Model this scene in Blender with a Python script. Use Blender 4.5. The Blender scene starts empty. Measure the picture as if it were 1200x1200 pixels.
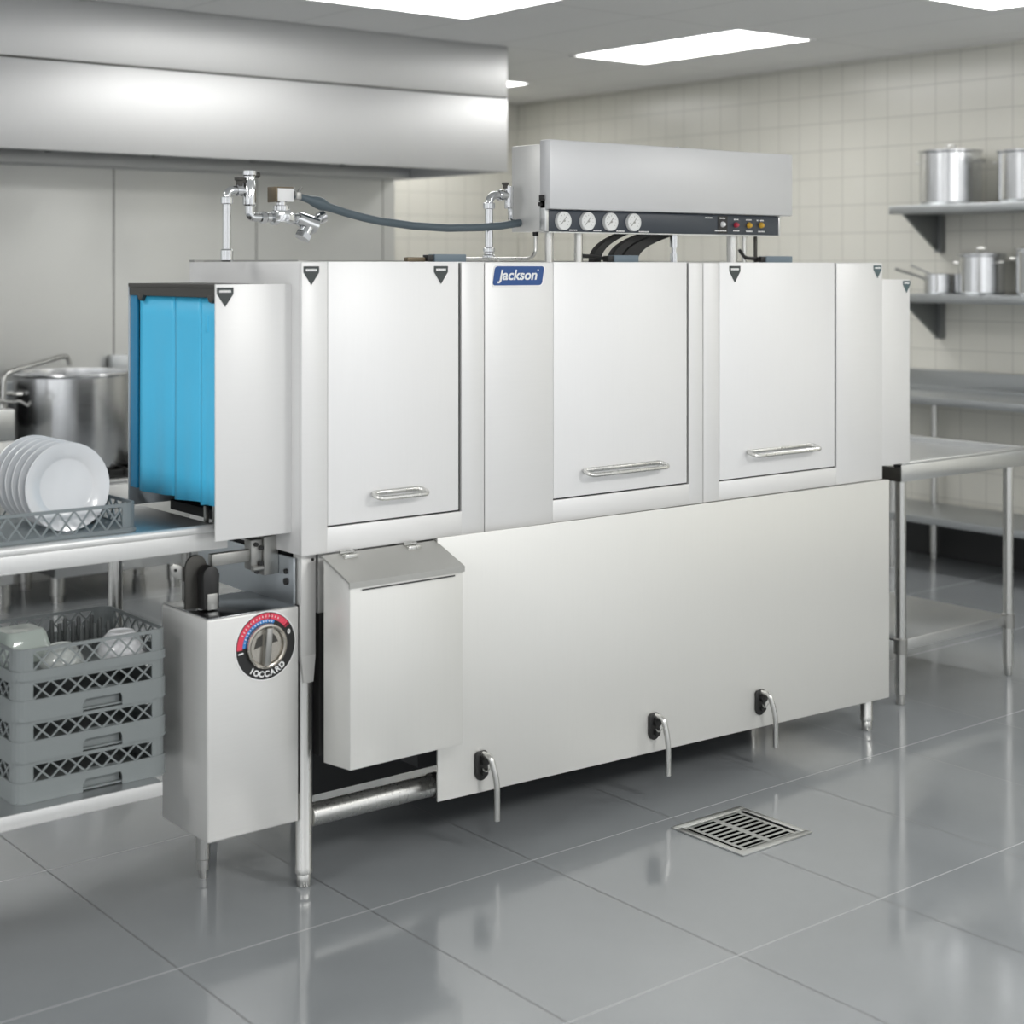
import bpy, bmesh, math, random
from math import sin, cos, pi, radians
from mathutils import Vector, Matrix

random.seed(7)
SC = bpy.context.scene
COL = SC.collection

# ------------------------------------------------------------------ materials
def new_mat(name):
    m = bpy.data.materials.new(name); m.use_nodes = True
    nt = m.node_tree
    return m, nt, nt.nodes['Principled BSDF']

def plain(name, col, rough=0.5, metal=0.0, emit=None, estr=0.0, spec=0.5, trans=0.0, mottle=0.0, scale=14.0, coat=0.0):
    m, nt, b = new_mat(name)
    b.inputs['Base Color'].default_value = (*col, 1)
    b.inputs['Roughness'].default_value = rough
    b.inputs['Metallic'].default_value = metal
    b.inputs['Specular IOR Level'].default_value = spec
    b.inputs['Transmission Weight'].default_value = trans
    b.inputs['Coat Weight'].default_value = coat
    if emit:
        b.inputs['Emission Color'].default_value = (*emit, 1)
        b.inputs['Emission Strength'].default_value = estr
    tc = nt.nodes.new('ShaderNodeTexCoord')
    no = nt.nodes.new('ShaderNodeTexNoise'); no.inputs['Scale'].default_value = scale
    no.inputs['Detail'].default_value = 4
    nt.links.new(tc.outputs['Object'], no.inputs['Vector'])
    mr = nt.nodes.new('ShaderNodeMapRange')
    mr.inputs['To Min'].default_value = max(0.02, rough - 0.04 - mottle)
    mr.inputs['To Max'].default_value = min(1, rough + 0.04 + mottle)
    nt.links.new(no.outputs['Fac'], mr.inputs['Value'])
    nt.links.new(mr.outputs['Result'], b.inputs['Roughness'])
    return m

def steel(name, col, rough=0.35, metal=0.85, stretch=(3, 3, 160), amount=0.05, bump=0.02):
    """brushed stainless: noise stretched along one direction drives colour, roughness and bump"""
    m, nt, b = new_mat(name)
    b.inputs['Metallic'].default_value = metal
    tc = nt.nodes.new('ShaderNodeTexCoord')
    mp = nt.nodes.new('ShaderNodeMapping'); mp.inputs['Scale'].default_value = stretch
    no = nt.nodes.new('ShaderNodeTexNoise'); no.inputs['Scale'].default_value = 2.0
    no.inputs['Detail'].default_value = 5
    nt.links.new(tc.outputs['Object'], mp.inputs['Vector'])
    nt.links.new(mp.outputs['Vector'], no.inputs['Vector'])
    cr = nt.nodes.new('ShaderNodeMapRange')
    cr.inputs['To Min'].default_value = 1 - amount; cr.inputs['To Max'].default_value = 1 + amount
    nt.links.new(no.outputs['Fac'], cr.inputs['Value'])
    mix = nt.nodes.new('ShaderNodeVectorMath'); mix.operation = 'SCALE'
    mix.inputs[0].default_value = col
    nt.links.new(cr.outputs['Result'], mix.inputs['Scale'])
    nt.links.new(mix.outputs['Vector'], b.inputs['Base Color'])
    rr = nt.nodes.new('ShaderNodeMapRange')
    rr.inputs['To Min'].default_value = rough - 0.05; rr.inputs['To Max'].default_value = rough + 0.06
    nt.links.new(no.outputs['Fac'], rr.inputs['Value'])
    nt.links.new(rr.outputs['Result'], b.inputs['Roughness'])
    if bump:
        bp = nt.nodes.new('ShaderNodeBump'); bp.inputs['Strength'].default_value = bump
        bp.inputs['Distance'].default_value = 0.002
        nt.links.new(no.outputs['Fac'], bp.inputs['Height'])
        nt.links.new(bp.outputs['Normal'], b.inputs['Normal'])
    return m

def tiled(name, col, col2, grout, axes, size, off, mortar, rough, bump=0.25, metal=0.0, groutrough=None, spec=0.5, mottle=0.03, grout_glint=None):
    """rectangular tiles from world position; axes: which two coordinates run along the tiles"""
    m, nt, b = new_mat(name)
    b.inputs['Metallic'].default_value = metal
    b.inputs['Specular IOR Level'].default_value = spec
    tc = nt.nodes.new('ShaderNodeTexCoord')
    sp = nt.nodes.new('ShaderNodeSeparateXYZ'); nt.links.new(tc.outputs['Object'], sp.inputs[0])
    cb = nt.nodes.new('ShaderNodeCombineXYZ')
    for i, a in enumerate(axes):
        ad = nt.nodes.new('ShaderNodeMath'); ad.operation = 'ADD'; ad.inputs[1].default_value = -off[i] + size[i] * 40
        nt.links.new(sp.outputs['XYZ'.index(a)], ad.inputs[0]); nt.links.new(ad.outputs[0], cb.inputs[i])
    br = nt.nodes.new('ShaderNodeTexBrick'); br.offset = 0.0; br.squash = 1.0
    br.inputs['Scale'].default_value = 1.0
    br.inputs['Brick Width'].default_value = size[0]; br.inputs['Row Height'].default_value = size[1]
    br.inputs['Mortar Size'].default_value = mortar; br.inputs['Mortar Smooth'].default_value = 0.2
    br.inputs['Bias'].default_value = 0.0
    br.inputs['Color1'].default_value = (*col, 1); br.inputs['Color2'].default_value = (*col2, 1)
    br.inputs['Mortar'].default_value = (*grout, 1)
    nt.links.new(cb.outputs[0], br.inputs['Vector'])
    if grout_glint:  # joints along one direction lighter: an angled glint put into the grout colour
        b2 = nt.nodes.new('ShaderNodeTexBrick'); b2.offset = 0.0; b2.inputs['Scale'].default_value = 1.0
        b2.inputs['Brick Width'].default_value = 500; b2.inputs['Row Height'].default_value = size[1]
        b2.inputs['Mortar Size'].default_value = mortar * 1.6; b2.inputs['Mortar Smooth'].default_value = 0
        nt.links.new(cb.outputs[0], b2.inputs['Vector'])
        gm = nt.nodes.new('ShaderNodeMix'); gm.data_type = 'RGBA'
        gm.inputs['A'].default_value = (*grout, 1); gm.inputs['B'].default_value = (*grout_glint, 1)
        nt.links.new(b2.outputs['Fac'], gm.inputs['Factor']); nt.links.new(gm.outputs['Result'], br.inputs['Mortar'])
    no = nt.nodes.new('ShaderNodeTexNoise'); no.inputs['Scale'].default_value = 2.3; no.inputs['Detail'].default_value = 6
    nt.links.new(tc.outputs['Object'], no.inputs['Vector'])
    mr = nt.nodes.new('ShaderNodeMapRange'); mr.inputs['From Min'].default_value = .3; mr.inputs['From Max'].default_value = .7
    mr.inputs['To Min'].default_value = 1 - mottle; mr.inputs['To Max'].default_value = 1 + mottle
    nt.links.new(no.outputs['Fac'], mr.inputs['Value'])
    sc = nt.nodes.new('ShaderNodeVectorMath'); sc.operation = 'SCALE'
    nt.links.new(br.outputs['Color'], sc.inputs[0]); nt.links.new(mr.outputs['Result'], sc.inputs['Scale'])
    nt.links.new(sc.outputs['Vector'], b.inputs['Base Color'])
    r2 = nt.nodes.new('ShaderNodeMapRange')
    r2.inputs['From Min'].default_value = .3; r2.inputs['From Max'].default_value = .7
    r2.inputs['To Min'].default_value = max(.02, rough - .05); r2.inputs['To Max'].default_value = rough + .05
    nt.links.new(no.outputs['Fac'], r2.inputs['Value'])
    mx = nt.nodes.new('ShaderNodeMix'); mx.data_type = 'FLOAT'
    nt.links.new(br.outputs['Fac'], mx.inputs['Factor'])
    nt.links.new(r2.outputs['Result'], mx.inputs['A']); mx.inputs['B'].default_value = groutrough or 0.7
    nt.links.new(mx.outputs['Result'], b.inputs['Roughness'])
    if bump:
        inv = nt.nodes.new('ShaderNodeMath'); inv.operation = 'SUBTRACT'; inv.inputs[0].default_value = 1
        nt.links.new(br.outputs['Fac'], inv.inputs[1])
        bp = nt.nodes.new('ShaderNodeBump'); bp.inputs['Strength'].default_value = bump; bp.inputs['Distance'].default_value = .002
        nt.links.new(inv.outputs[0], bp.inputs['Height']); nt.links.new(bp.outputs['Normal'], b.inputs['Normal'])
    return m

M = {}
M['door'] = steel('satin_steel_light', (.82, .82, .82), .45, .25, (160, 3, 3), .02, .01)
M['hood'] = steel('satin_steel_hood', (.745, .745, .74), .42, .30, (4, 4, 160), .02, .01)
M['skirt'] = steel('satin_steel_skirt', (.70, .70, .675), .42, .45, (160, 3, 3), .025, .012)
M['casing'] = steel('brushed_steel_casing', (.68, .68, .665), .38, .45, (4, 4, 140), .03, .015)
M['brushed'] = steel('brushed_steel', (.62, .63, .63), .32, .95, (120, 4, 4), .06, .03)
M['cover'] = steel('satin_steel_cover', (.62, .625, .635), .42, .35, (160, 3, 3), .02, .01)
M['lid'] = steel('satin_steel_lid', (.44, .44, .42), .38, .7, (160, 3, 3), .03, .01)  # toned down: the sloped top's ceiling reflection is put into this colour
M['under'] = plain('light_blocker_dark', (.055, .058, .060), .6)  # grey of shaded floor, for the added blocker under the machine
M['pit'] = plain('drain_pit', (.004, .004, .004), .95, spec=.0)
M['apron'] = steel('satin_steel_apron', (.66, .665, .66), .36, .45, (120, 4, 4), .04, .02)
M['canopy'] = steel('brushed_steel_canopy', (.62, .625, .63), .50, .9, (40, 4, 4), .03, .01)
M['tube'] = steel('steel_tube', (.60, .60, .58), .28, .95, (60, 60, 3), .03, .005)
M['zinc'] = steel('galvanised_plate', (.50, .54, .57), .38, .9, (8, 8, 8), .06, .02)
M['mirror'] = steel('polished_steel_top', (.30, .31, .32), .20, 1.0, (50, 4, 4), .05, .02)
M['chrome'] = plain('chrome', (.66, .67, .68), .10, 1.0)
M['pot'] = steel('pot_steel', (.70, .71, .72), .22, 1.0, (4, 4, 60), .05, .01)
M['dull'] = plain('dull_steel', (.36, .36, .345), .38, .9)
M['dark_metal'] = plain('dark_metal', (.07, .068, .062), .45, .6)
M['black'] = plain('black_plastic', (.012, .012, .012), .45)
M['gap'] = plain('shadow_gap', (.03, .03, .03), .8)
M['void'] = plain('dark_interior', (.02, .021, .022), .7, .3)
M['console'] = plain('console_blue_black', (.030, .040, .055), .35)
M['hose'] = plain('hose_rubber', (.085, .115, .135), .5)
M['block'] = plain('blue_grey_plastic', (.16, .21, .25), .5)
M['bronze'] = plain('bronze', (.16, .13, .09), .4, .8)
M['blue'] = plain('curtain_blue', (.068, .53, .84), .42, mottle=.06, scale=5)
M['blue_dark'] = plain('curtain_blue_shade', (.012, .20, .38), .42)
M['logo'] = plain('logo_blue', (.018, .075, .26), .35)
M['white'] = plain('white_enamel', (.86, .86, .86), .4)
M['shield'] = plain('badge_dark', (.045, .055, .055), .45)
M['shield_teal'] = plain('badge_teal_grey', (.07, .115, .125), .45)
M['red'] = plain('dial_red', (.72, .055, .10), .4)
M['dialblue'] = plain('dial_blue', (.05, .24, .60), .4)
M['nickel'] = plain('worn_nickel', (.48, .45, .40), .22, 1.0, mottle=.08, scale=60)
M['gauge'] = plain('gauge_face', (.78, .79, .78), .5)
M['rack'] = plain('rack_grey_plastic', (.195, .216, .218), .45, mottle=.04)
M['rack_top'] = plain('rack_blue_grey_plastic', (.195, .222, .232), .45, mottle=.04)
M['peg'] = plain('peg_dark_plastic', (.075, .083, .083), .5)
M['china'] = plain('white_china', (.69, .70, .715), .16, coat=.3)
M['stoneware'] = plain('pale_stoneware', (.50, .53, .51), .2, coat=.3)
M['glass'] = plain('green_glass', (.62, .70, .65), .08, trans=.35)
M['amber'] = plain('amber_lens', (.62, .36, .03), .3)
M['redlens'] = plain('red_lens', (.45, .03, .06), .3)
M['lamp'] = plain('light_diffuser', (1, 1, 1), .5, emit=(1, .99, .97), estr=9.0)
M['lamp_near'] = plain('light_diffuser_near', (1, 1, 1), .5, emit=(1, .99, .97), estr=6.5)
M['trim_white'] = plain('light_trim_white', (.75, .75, .75), .5)
M['iron'] = plain('cast_iron', (.014, .014, .014), .6)
M['filter'] = steel('hood_filter', (.10, .11, .11), .5, .8, (60, 3, 3), .1, .05)
M['shelf'] = steel('shelf_steel', (.50, .52, .53), .36, .9, (4, 60, 4), .04, .02)
M['drain'] = steel('drain_steel', (.55, .56, .55), .3, .95, (60, 4, 4), .04, .01)
M['bracket'] = steel('bracket_steel', (.24, .25, .25), .45, .85, (6, 6, 6), .04, .02)

M['bench_shade'] = plain('bench_shade_paint', (.03, .031, .032), .5)  # shade beneath the wall bench, put into a dark colour
M['floor'] = tiled('floor_tiles', (.235, .250, .260), (.225, .240, .250), (.085, .09, .092), 'XY', (.523, .752), (1.663, 3.28), .0019, .12, .10, spec=.75, mottle=.05, groutrough=.45, grout_glint=(.40, .415, .42))
M['walltile'] = tiled('cream_wall_tiles', (.69, .68, .62), (.68, .67, .61), (.42, .415, .38), 'YZ', (.163, .163), (5.01, 2.608), .0022, .22, .2, mottle=.02)
M['reartile'] = tiled('cream_rear_tiles', (.69, .68, .62), (.68, .67, .61), (.42, .415, .38), 'XZ', (.163, .163), (7.3, 2.608), .0022, .22, .2, mottle=.02)
M['ceiling'] = tiled('ceiling_panels', (.86, .86, .85), (.85, .85, .84), (.64, .64, .63), 'XY', (.61, 1.22), (5.84, 5.47), .004, .8, .1, mottle=.01)
M['steelwall'] = tiled('steel_wall_sheets', (.64, .645, .63), (.63, .635, .62), (.18, .18, .18), 'XZ', (.85, 6.0), (3.57, -1), .004, .36, .2, metal=.9, mottle=.03)

# ------------------------------------------------------------------ mesh builder
def fillet(pts, r, n=6):
    """round the corners of a polyline"""
    P = [Vector(p) for p in pts]; out = [P[0]]
    for i in range(1, len(P) - 1):
        a, b, c = P[i - 1], P[i], P[i + 1]
        d1 = (a - b); d2 = (c - b)
        t = min(r, d1.length * .49, d2.length * .49)
        s = b + d1.normalized() * t; e = b + d2.normalized() * t
        for k in range(n + 1):
            u = k / n
            out.append((1 - u) ** 2 * s + 2 * u * (1 - u) * b + u * u * e)
    out.append(P[-1]); return out

class MB:
    def __init__(self): self.bm = bmesh.new()
    def _poly(self, vs, faces):
        v = [self.bm.verts.new(p) for p in vs]
        for f in faces:
            try: self.bm.faces.new([v[i] for i in f])
            except ValueError: pass
        return v
    def box(self, x0, x1, y0, y1, z0, z1, bev=0.0, seg=2):
        vs = [(x, y, z) for x in (x0, x1) for y in (y0, y1) for z in (z0, z1)]
        v = self._poly(vs, [(0, 1, 3, 2), (4, 6, 7, 5), (0, 4, 5, 1), (2, 3, 7, 6), (0, 2, 6, 4), (1, 5, 7, 3)])
        if bev:
            es = {e for q in v for e in q.link_edges}
            bmesh.ops.bevel(self.bm, geom=list(es), offset=bev, segments=seg, affect='EDGES', profile=.5)
        return self
    def prism(self, poly, axis, a, b, bev=0.0):
        """polygon in the plane of the two other axes (cyclic order x,y,z without axis), extruded a..b"""
        n = len(poly)
        def mk(p, t):
            if axis == 'x': return (t, p[0], p[1])
            if axis == 'y': return (p[0], t, p[1])
            return (p[0], p[1], t)
        vs = [mk(p, a) for p in poly] + [mk(p, b) for p in poly]
        fs = [tuple(range(n)), tuple(range(2 * n - 1, n - 1, -1))]
        for i in range(n):
            j = (i + 1) % n; fs.append((i, i + n, j + n, j))
        v = self._poly(vs, fs)
        if bev:
            es = {e for q in v for e in q.link_edges}
            bmesh.ops.bevel(self.bm, geom=list(es), offset=bev, segments=2, affect='EDGES', profile=.5)
        return self
    def tube(self, pts, r, seg=12, closed=False, cap=True, flat=None):
        P = [Vector(p) for p in pts]; n = len(P)
        R = r if isinstance(r, (list, tuple)) else [r] * n
        T = []
        for i in range(n):
            if closed: d = P[(i + 1) % n] - P[i - 1]
            else: d = P[min(i + 1, n - 1)] - P[max(i - 1, 0)]
            T.append(d.normalized())
        up = Vector((0, 0, 1)) if abs(T[0].z) < .9 else Vector((1, 0, 0))
        N = (up - T[0] * up.dot(T[0])).normalized()
        rings = []
        for i in range(n):
            N = (N - T[i] * N.dot(T[i])).normalized(); B = T[i].cross(N)
            ring = []
            for k in range(seg):
                a = 2 * pi * k / seg
                fx, fy = (1, 1) if not flat else flat
                ring.append(self.bm.verts.new(P[i] + (N * cos(a) * fx + B * sin(a) * fy) * R[i]))
            rings.append(ring)
        m = n if closed else n - 1
        for i in range(m):
            a, b = rings[i], rings[(i + 1) % n]
            for k in range(seg):
                k2 = (k + 1) % seg
                self.bm.faces.new((a[k], a[k2], b[k2], b[k]))
        if cap and not closed:
            self.bm.faces.new(list(reversed(rings[0]))); self.bm.faces.new(rings[-1])
        return self
    def cyl(self, p0, p1, r0, r1=None, seg=20):
        return self.tube([p0, p1], [r0, r0 if r1 is None else r1], seg)
    def lathe(self, prof, c=(0, 0, 0), seg=36, mat=None, close=False):
        """profile of (r, h) spun about +z of matrix mat (or world z) at c"""
        mt = Matrix.Translation(Vector(c)) @ (mat if mat else Matrix.Identity(4))
        rings = []
        for r, h in prof:
            if r < 1e-6: rings.append([self.bm.verts.new(mt @ Vector((0, 0, h)))])
            else: rings.append([self.bm.verts.new(mt @ Vector((r * cos(2 * pi * k / seg), r * sin(2 * pi * k / seg), h))) for k in range(seg)])
        pairs = list(zip(rings, rings[1:])) + ([(rings[-1], rings[0])] if close else [])
        for a, b in pairs:
            for k in range(seg):
                k2 = (k + 1) % seg
                if len(a) == 1 and len(b) == 1: continue
                if len(a) == 1: self.bm.faces.new((a[0], b[k2], b[k]))
                elif len(b) == 1: self.bm.faces.new((a[k], a[k2], b[0]))
                else: self.bm.faces.new((a[k], a[k2], b[k2], b[k]))
        return self
    def loft(self, rings, closed=True, cap=False):
        V = [[self.bm.verts.new(p) for p in r] for r in rings]
        for a, b in zip(V, V[1:]):
            n = len(a)
            for k in range(n if closed else n - 1):
                k2 = (k + 1) % n
                self.bm.faces.new((a[k], a[k2], b[k2], b[k]))
        if cap:
            self.bm.faces.new(list(reversed(V[0]))); self.bm.faces.new(V[-1])
        return self
    def bar(self, p0, p1, w, t, nrm):
        """flat bar from p0 to p1, width w across, thickness t along nrm"""
        p0 = Vector(p0); p1 = Vector(p1); n = Vector(nrm).normalized()
        d = (p1 - p0).normalized(); s = d.cross(n).normalized() * w / 2; h = n * t / 2
        vs = []
        for p in (p0, p1):
            for a in (-1, 1):
                for b in (-1, 1): vs.append(p + s * a + h * b)
        self._poly(vs, [(0, 1, 3, 2), (4, 6, 7, 5), (0, 4, 5, 1), (2, 3, 7, 6), (0, 2, 6, 4), (1, 5, 7, 3)])
        return self
    def build(self, name, mat, parent=None, origin=None, smooth=True):
        o_ = Vector((0, 0, 0))
        if origin is not None: o_ = Vector(origin)
        elif parent is not None:
            p = parent
            while p is not None: o_ += p.location; p = p.parent
        for v in self.bm.verts: v.co -= o_
        bmesh.ops.recalc_face_normals(self.bm, faces=self.bm.faces[:])
        me = bpy.data.meshes.new(name); self.bm.to_mesh(me); self.bm.free()
        me.materials.append(mat if not isinstance(mat, str) else M[mat])
        if smooth:
            for p in me.polygons: p.use_smooth = True
            me.set_sharp_from_angle(angle=radians(32))
        o = bpy.data.objects.new(name, me); COL.objects.link(o)
        if parent is not None: o.parent = parent
        elif origin is not None: o.location = origin
        return o

def tag(o, label, cat, group=None):
    o['label'] = label; o['category'] = cat
    if group: o['group'] = group
    return o
def thing(name, label, cat, loc, group=None):
    o = bpy.data.objects.new(name, None); COL.objects.link(o); o.location = loc
    o.empty_display_size = .1
    return tag(o, label, cat, group)
def struct(o):
    o['kind'] = 'structure'; return o
def dup(root, loc, label=None):
    r = root.copy(); COL.objects.link(r); r.location = loc
    if label: r['label'] = label
    for ch in list(root.children):
        c = ch.copy(); COL.objects.link(c); c.parent = r
        for g in ch.children:
            d = g.copy(); COL.objects.link(d); d.parent = c
    return r
def text_mesh(txt, size, extrude=.0006, offset=0.0, shear=0.0):
    cu = bpy.data.curves.new('lettering', 'FONT'); cu.body = txt; cu.size = size
    cu.align_x = 'CENTER'; cu.align_y = 'CENTER'; cu.extrude = extrude; cu.offset = offset; cu.shear = shear
    t = bpy.data.objects.new('lettering_source', cu); COL.objects.link(t)
    bpy.context.view_layer.update()
    me = bpy.data.meshes.new_from_object(t.evaluated_get(bpy.context.evaluated_depsgraph_get()))
    bpy.data.objects.remove(t); bpy.data.curves.remove(cu)
    return me
FACE_FRONT = Matrix.Rotation(pi / 2, 4, 'X')          # text lying in xy -> facing -y
def add_text(mb, txt, size, at, offset=0.0, shear=0.0, roll=0.0, xs=1.0):
    me = text_mesh(txt, size, .0005, offset, shear)
    me.transform(Matrix.Translation(Vector(at)) @ FACE_FRONT @ Matrix.Rotation(roll, 4, 'Z') @ Matrix.Diagonal((xs, 1, 1, 1)))
    mb.bm.from_mesh(me); bpy.data.meshes.remove(me)

def rounded_rect(x0, x1, y0, y1, r, n=5):
    out = []
    for cx, cy, a0 in ((x1 - r, y1 - r, 0), (x0 + r, y1 - r, 90), (x0 + r, y0 + r, 180), (x1 - r, y0 + r, 270)):
        for k in range(n + 1):
            a = radians(a0 + 90 * k / n); out.append((cx + r * cos(a), cy + r * sin(a)))
    return out

# ------------------------------------------------------------------ the room
CEIL = 2.79
XW, YB, YS = 7.30, 9.0, 7.77           # right wall, tiled rear wall, steel clad wall behind the range
struct(MB().box(-3, XW, -2, YB, -.10, 0).build('floor', 'floor', smooth=False))
struct(MB().box(-3, XW, -2, YB, CEIL, CEIL + .1).build('ceiling', 'ceiling', smooth=False))
struct(MB().box(XW, XW + .12, -2, YB, 0, CEIL).build('wall_right', 'walltile', smooth=False))
struct(MB().box(-3, XW, YB, YB + .12, 0, CEIL).build('wall_rear', 'reartile', smooth=False))
struct(MB().box(-3, 5.355, YS, YS + .14, 0, CEIL).build('wall_back', 'steelwall', smooth=False))

def ceiling_light(x0, x1, y0, y1, label, mat='lamp'):
    t = thing('ceiling_light', label, 'ceiling light', ((x0 + x1) / 2, (y0 + y1) / 2, CEIL), 'recessed ceiling light panels')
    f = MB(); w = .02
    f.box(x0 - w, x0, y0 - w, y1 + w, CEIL - .006, CEIL); f.box(x1, x1 + w, y0 - w, y1 + w, CEIL - .006, CEIL)
    f.box(x0, x1, y0 - w, y0, CEIL - .006, CEIL); f.box(x0, x1, y1, y1 + w, CEIL - .006, CEIL)
    f.build('frame', 'trim_white', t)
    MB().box(x0, x1, y0, y1, CEIL - .004, CEIL).build('diffuser', mat, t)
ceiling_light(5.85, 6.40, 5.46, 6.71, 'bright rectangular ceiling panel above the steel control box, seen whole')
ceiling_light(3.35, 4.57, 4.80, 6.03, 'large bright ceiling panel just in front of the exhaust hood', 'lamp_near')
ceiling_light(5.80, 6.31, 3.05, 4.30, 'bright ceiling panel above the wall shelves, partly out of frame')
ceiling_light(5.95, 6.51, 7.92, 8.75, 'far small ceiling panel peeping out beside the end of the exhaust hood')

def area(name, loc, rot, sx, sy, power, col=(1, .985, .96)):
    l = bpy.data.lights.new(name, 'AREA'); l.shape = 'RECTANGLE'; l.size = sx; l.size_y = sy
    l.energy = power; l.color = col
    o = bpy.data.objects.new(name, l); COL.objects.link(o); o.location = loc; o.rotation_euler = rot
    return o
# unseen fill lamps added at ceiling height, behind and beside the camera
for i, (x, y, p) in enumerate(((.6, 5.2, 22), (.6, -.6, 95), (3.6, -.4, 110), (6.2, .6, 50), (-1.4, 2.6, 55))):
    area('fill_lamp', (x, y, CEIL - .02), (0, 0, 0), .6, 1.2, p)

# ------------------------------------------------------------------ exhaust hood
HX0, HX1, HY, HZ0, HZS = -.4, 5.355, 6.69, 2.11, 2.51
t = thing('exhaust_hood', 'wide brushed steel extraction canopy over the cooking range at the back', 'extractor hood', (2.5, 7.2, HZ0))
MB().box(HX0, HX1, HY, HY + .03, HZ0, HZS - .004, .004).build('lower_front_panel', 'canopy', t)
MB().box(HX0, HX1, HY, HY + .03, HZS + .004, CEIL - .001, .004).build('upper_front_panel', 'canopy', t)
MB().box(HX0, HX1 - .001, HY + .006, HY + .03, HZS - .006, HZS + .006).build('seam', 'dark_metal', t)
MB().box(HX1 - .03, HX1, HY + .03, YS, HZ0, CEIL - .001, .003).build('end_panel', 'canopy', t)
fm = MB(); fm.box(HX0, HX1 - .03, HY + .03, YS, HZ0 + .07, HZ0 + .09)
for k in range(10): fm.box(HX0 + .05 + k * .57, HX0 + .06 + k * .57, HY + .05, YS - .3, HZ0 + .05, HZ0 + .07)
fm.build('grease_filter', 'filter', t)
MB().box(HX0, HX1 - .03, YS - .20, YS, HZ0 + .0, HZ0 + .07, .004).build('gutter', 'canopy', t)

# ------------------------------------------------------------------ conveyor dishwasher
X0, X1, YF, YR, ZB, ZT = 2.099, 4.432, 3.46, 4.07, .863, 1.612
dw = thing('conveyor_dishwasher', 'long white-steel conveyor dishwasher with three lift doors and blue entry curtain', 'dishwasher', (3.27, 3.75, 0))
def P(mb, name, mat, parent=None, label=None):
    o = mb.build(name, mat, parent or dw)
    if label: o['label'] = label
    return o
DOORS = [(2.176, 2.607, .928), (2.936, 3.487, .927), (3.621, 4.188, .922)]
# hood shell: body behind, frame of stiles and rails in front (8 mm), broken by two seams
b = MB(); b.box(X0, X1, YF + .012, YR, ZB, ZT, .003)
b.build('hood_shell', 'hood', dw)
SE = (2.687, 3.549)
secs = [(X0, SE[0] - .0015), (SE[0] + .0015, SE[1] - .0015), (SE[1] + .0015, X1)]
for (a, c), (d0, d1, dz) in zip(secs, DOORS):
    f = MB()
    f.box(a, d0, YF, YF + .0118, ZB, ZT - .002, .0012)
    f.box(d1, c, YF, YF + .0118, ZB, ZT - .002, .0012)
    f.box(d0 - .001, d1 + .001, YF, YF + .0118, ZB, dz, .0012)
    f.build('front_frame', 'hood', dw)
    g = MB(); g.box(d0, d1, YF + .0095, YF + .0118, dz, ZT - .003)
    g.build('door_gap', 'gap', dw)
for s in SE: MB().box(s - .0015, s + .0015, YF + .004, YF + .0119, ZB, ZT - .003).build('panel_seam', 'gap', dw)
HND = [(2.308, 2.468, 1.005), (3.045, 3.362, 1.005), (3.743, 4.060, 1.008)]
for i, ((d0, d1, dz), (h0, h1, hz)) in enumerate(zip(DOORS, HND)):
    d = MB(); d.box(d0 + .001, d1 - .011, YF - .001, YF + .0095, dz + .005, ZT, .0015)
    door = d.build('door', 'door', dw)
    pts = []
    y0, y1 = YF - .004, YF - .044
    for (x, y) in rounded_rect(h0, h1, y1, y0, .018, 6):
        pts.append((x, y, hz + (y - y0) * .25))
    hd = MB(); hd.tube(pts, .0068, 8, closed=True)
    hd.box(h0 + .012, h1 - .012, YF - .012, YF - .001, hz - .004, hz + .004, .002)
    hd.build('handle', 'tube', door)

# top edge strip, entry-side top lines
P(MB().box(X0 + .02, X0 + .045, YF + .05, YR - .05, ZT, ZT + .004).box(X0, X1, YR - .03, YR, ZT, ZT + .006), 'top_trim', 'dull')

# entry tunnel
EX, EY0, EY1, EZ0, EZ1 = 1.882, 3.51, 4.006, .917, 1.556
e = MB()
e.box(EX, X0, EY0, EY0 + .006, EZ0, EZ1 - .001, .001)
P(e, 'entry_side_panel', 'hood')
e = MB(); e.box(EX, X0, EY0 + .0065, EY1, EZ1 - .012, EZ1 - .002, .001); e.box(EX, EX + .01, EY0 + .0065, EY1 - .012, EZ1 - .034, EZ1 - .012)
P(e, 'entry_top', 'dark_metal')
e = MB(); e.box(EX, X0, EY1 - .004, EY1, .95, EZ1 - .002, .0005)
P(e, 'entry_back_panel', 'zinc')
# blue strip curtain hung just inside the entry, wavy strips with slits
def strip(y0, y1, z0, z1, x, amp, ph, n=10, m=8, lean=0.0):
    mb = MB(); fr = []; bk = []
    for j in range(m + 1):
        z = z0 + (z1 - z0) * j / m
        r = []
        for i in range(n + 1):
            y = y0 + (y1 - y0) * i / n; q = 1 - j / m
            xx = x + amp * q * sin(ph + 5 * i / n * 2) + lean * q * (i / n)
            r.append((xx, y, z + (.004 * sin(ph + 3.1 * i / n) * (1 if j == 0 else 0))))
        fr.append(r)
    mb.loft(fr, closed=False)
    o = mb.build('curtain_strip', 'blue', dw)
    so = o.modifiers.new('thickness', 'SOLIDIFY'); so.thickness = .003; so.offset = 1
    return o
CZ0, CZ1 = .996, 1.525
ya = 3.752                                   # long slit
yb = 3.612                                   # short slit
strip(3.519, yb - .0005, CZ0, CZ1, EX + .016, .002, .3)
strip(yb, ya - .002, CZ0 + .002, CZ1, EX + .015, .002, 1.4)
strip(ya, 3.955, CZ0 + .003, CZ1, EX + .014, .004, 2.2)
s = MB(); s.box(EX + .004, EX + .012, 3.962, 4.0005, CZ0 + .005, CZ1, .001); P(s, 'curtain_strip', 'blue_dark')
P(MB().box(EX + .010, EX + .026, EY0 + .008, EY1 - .014, CZ1 - .004, EZ1 - .0125, .001), 'curtain_rail', 'void')
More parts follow.
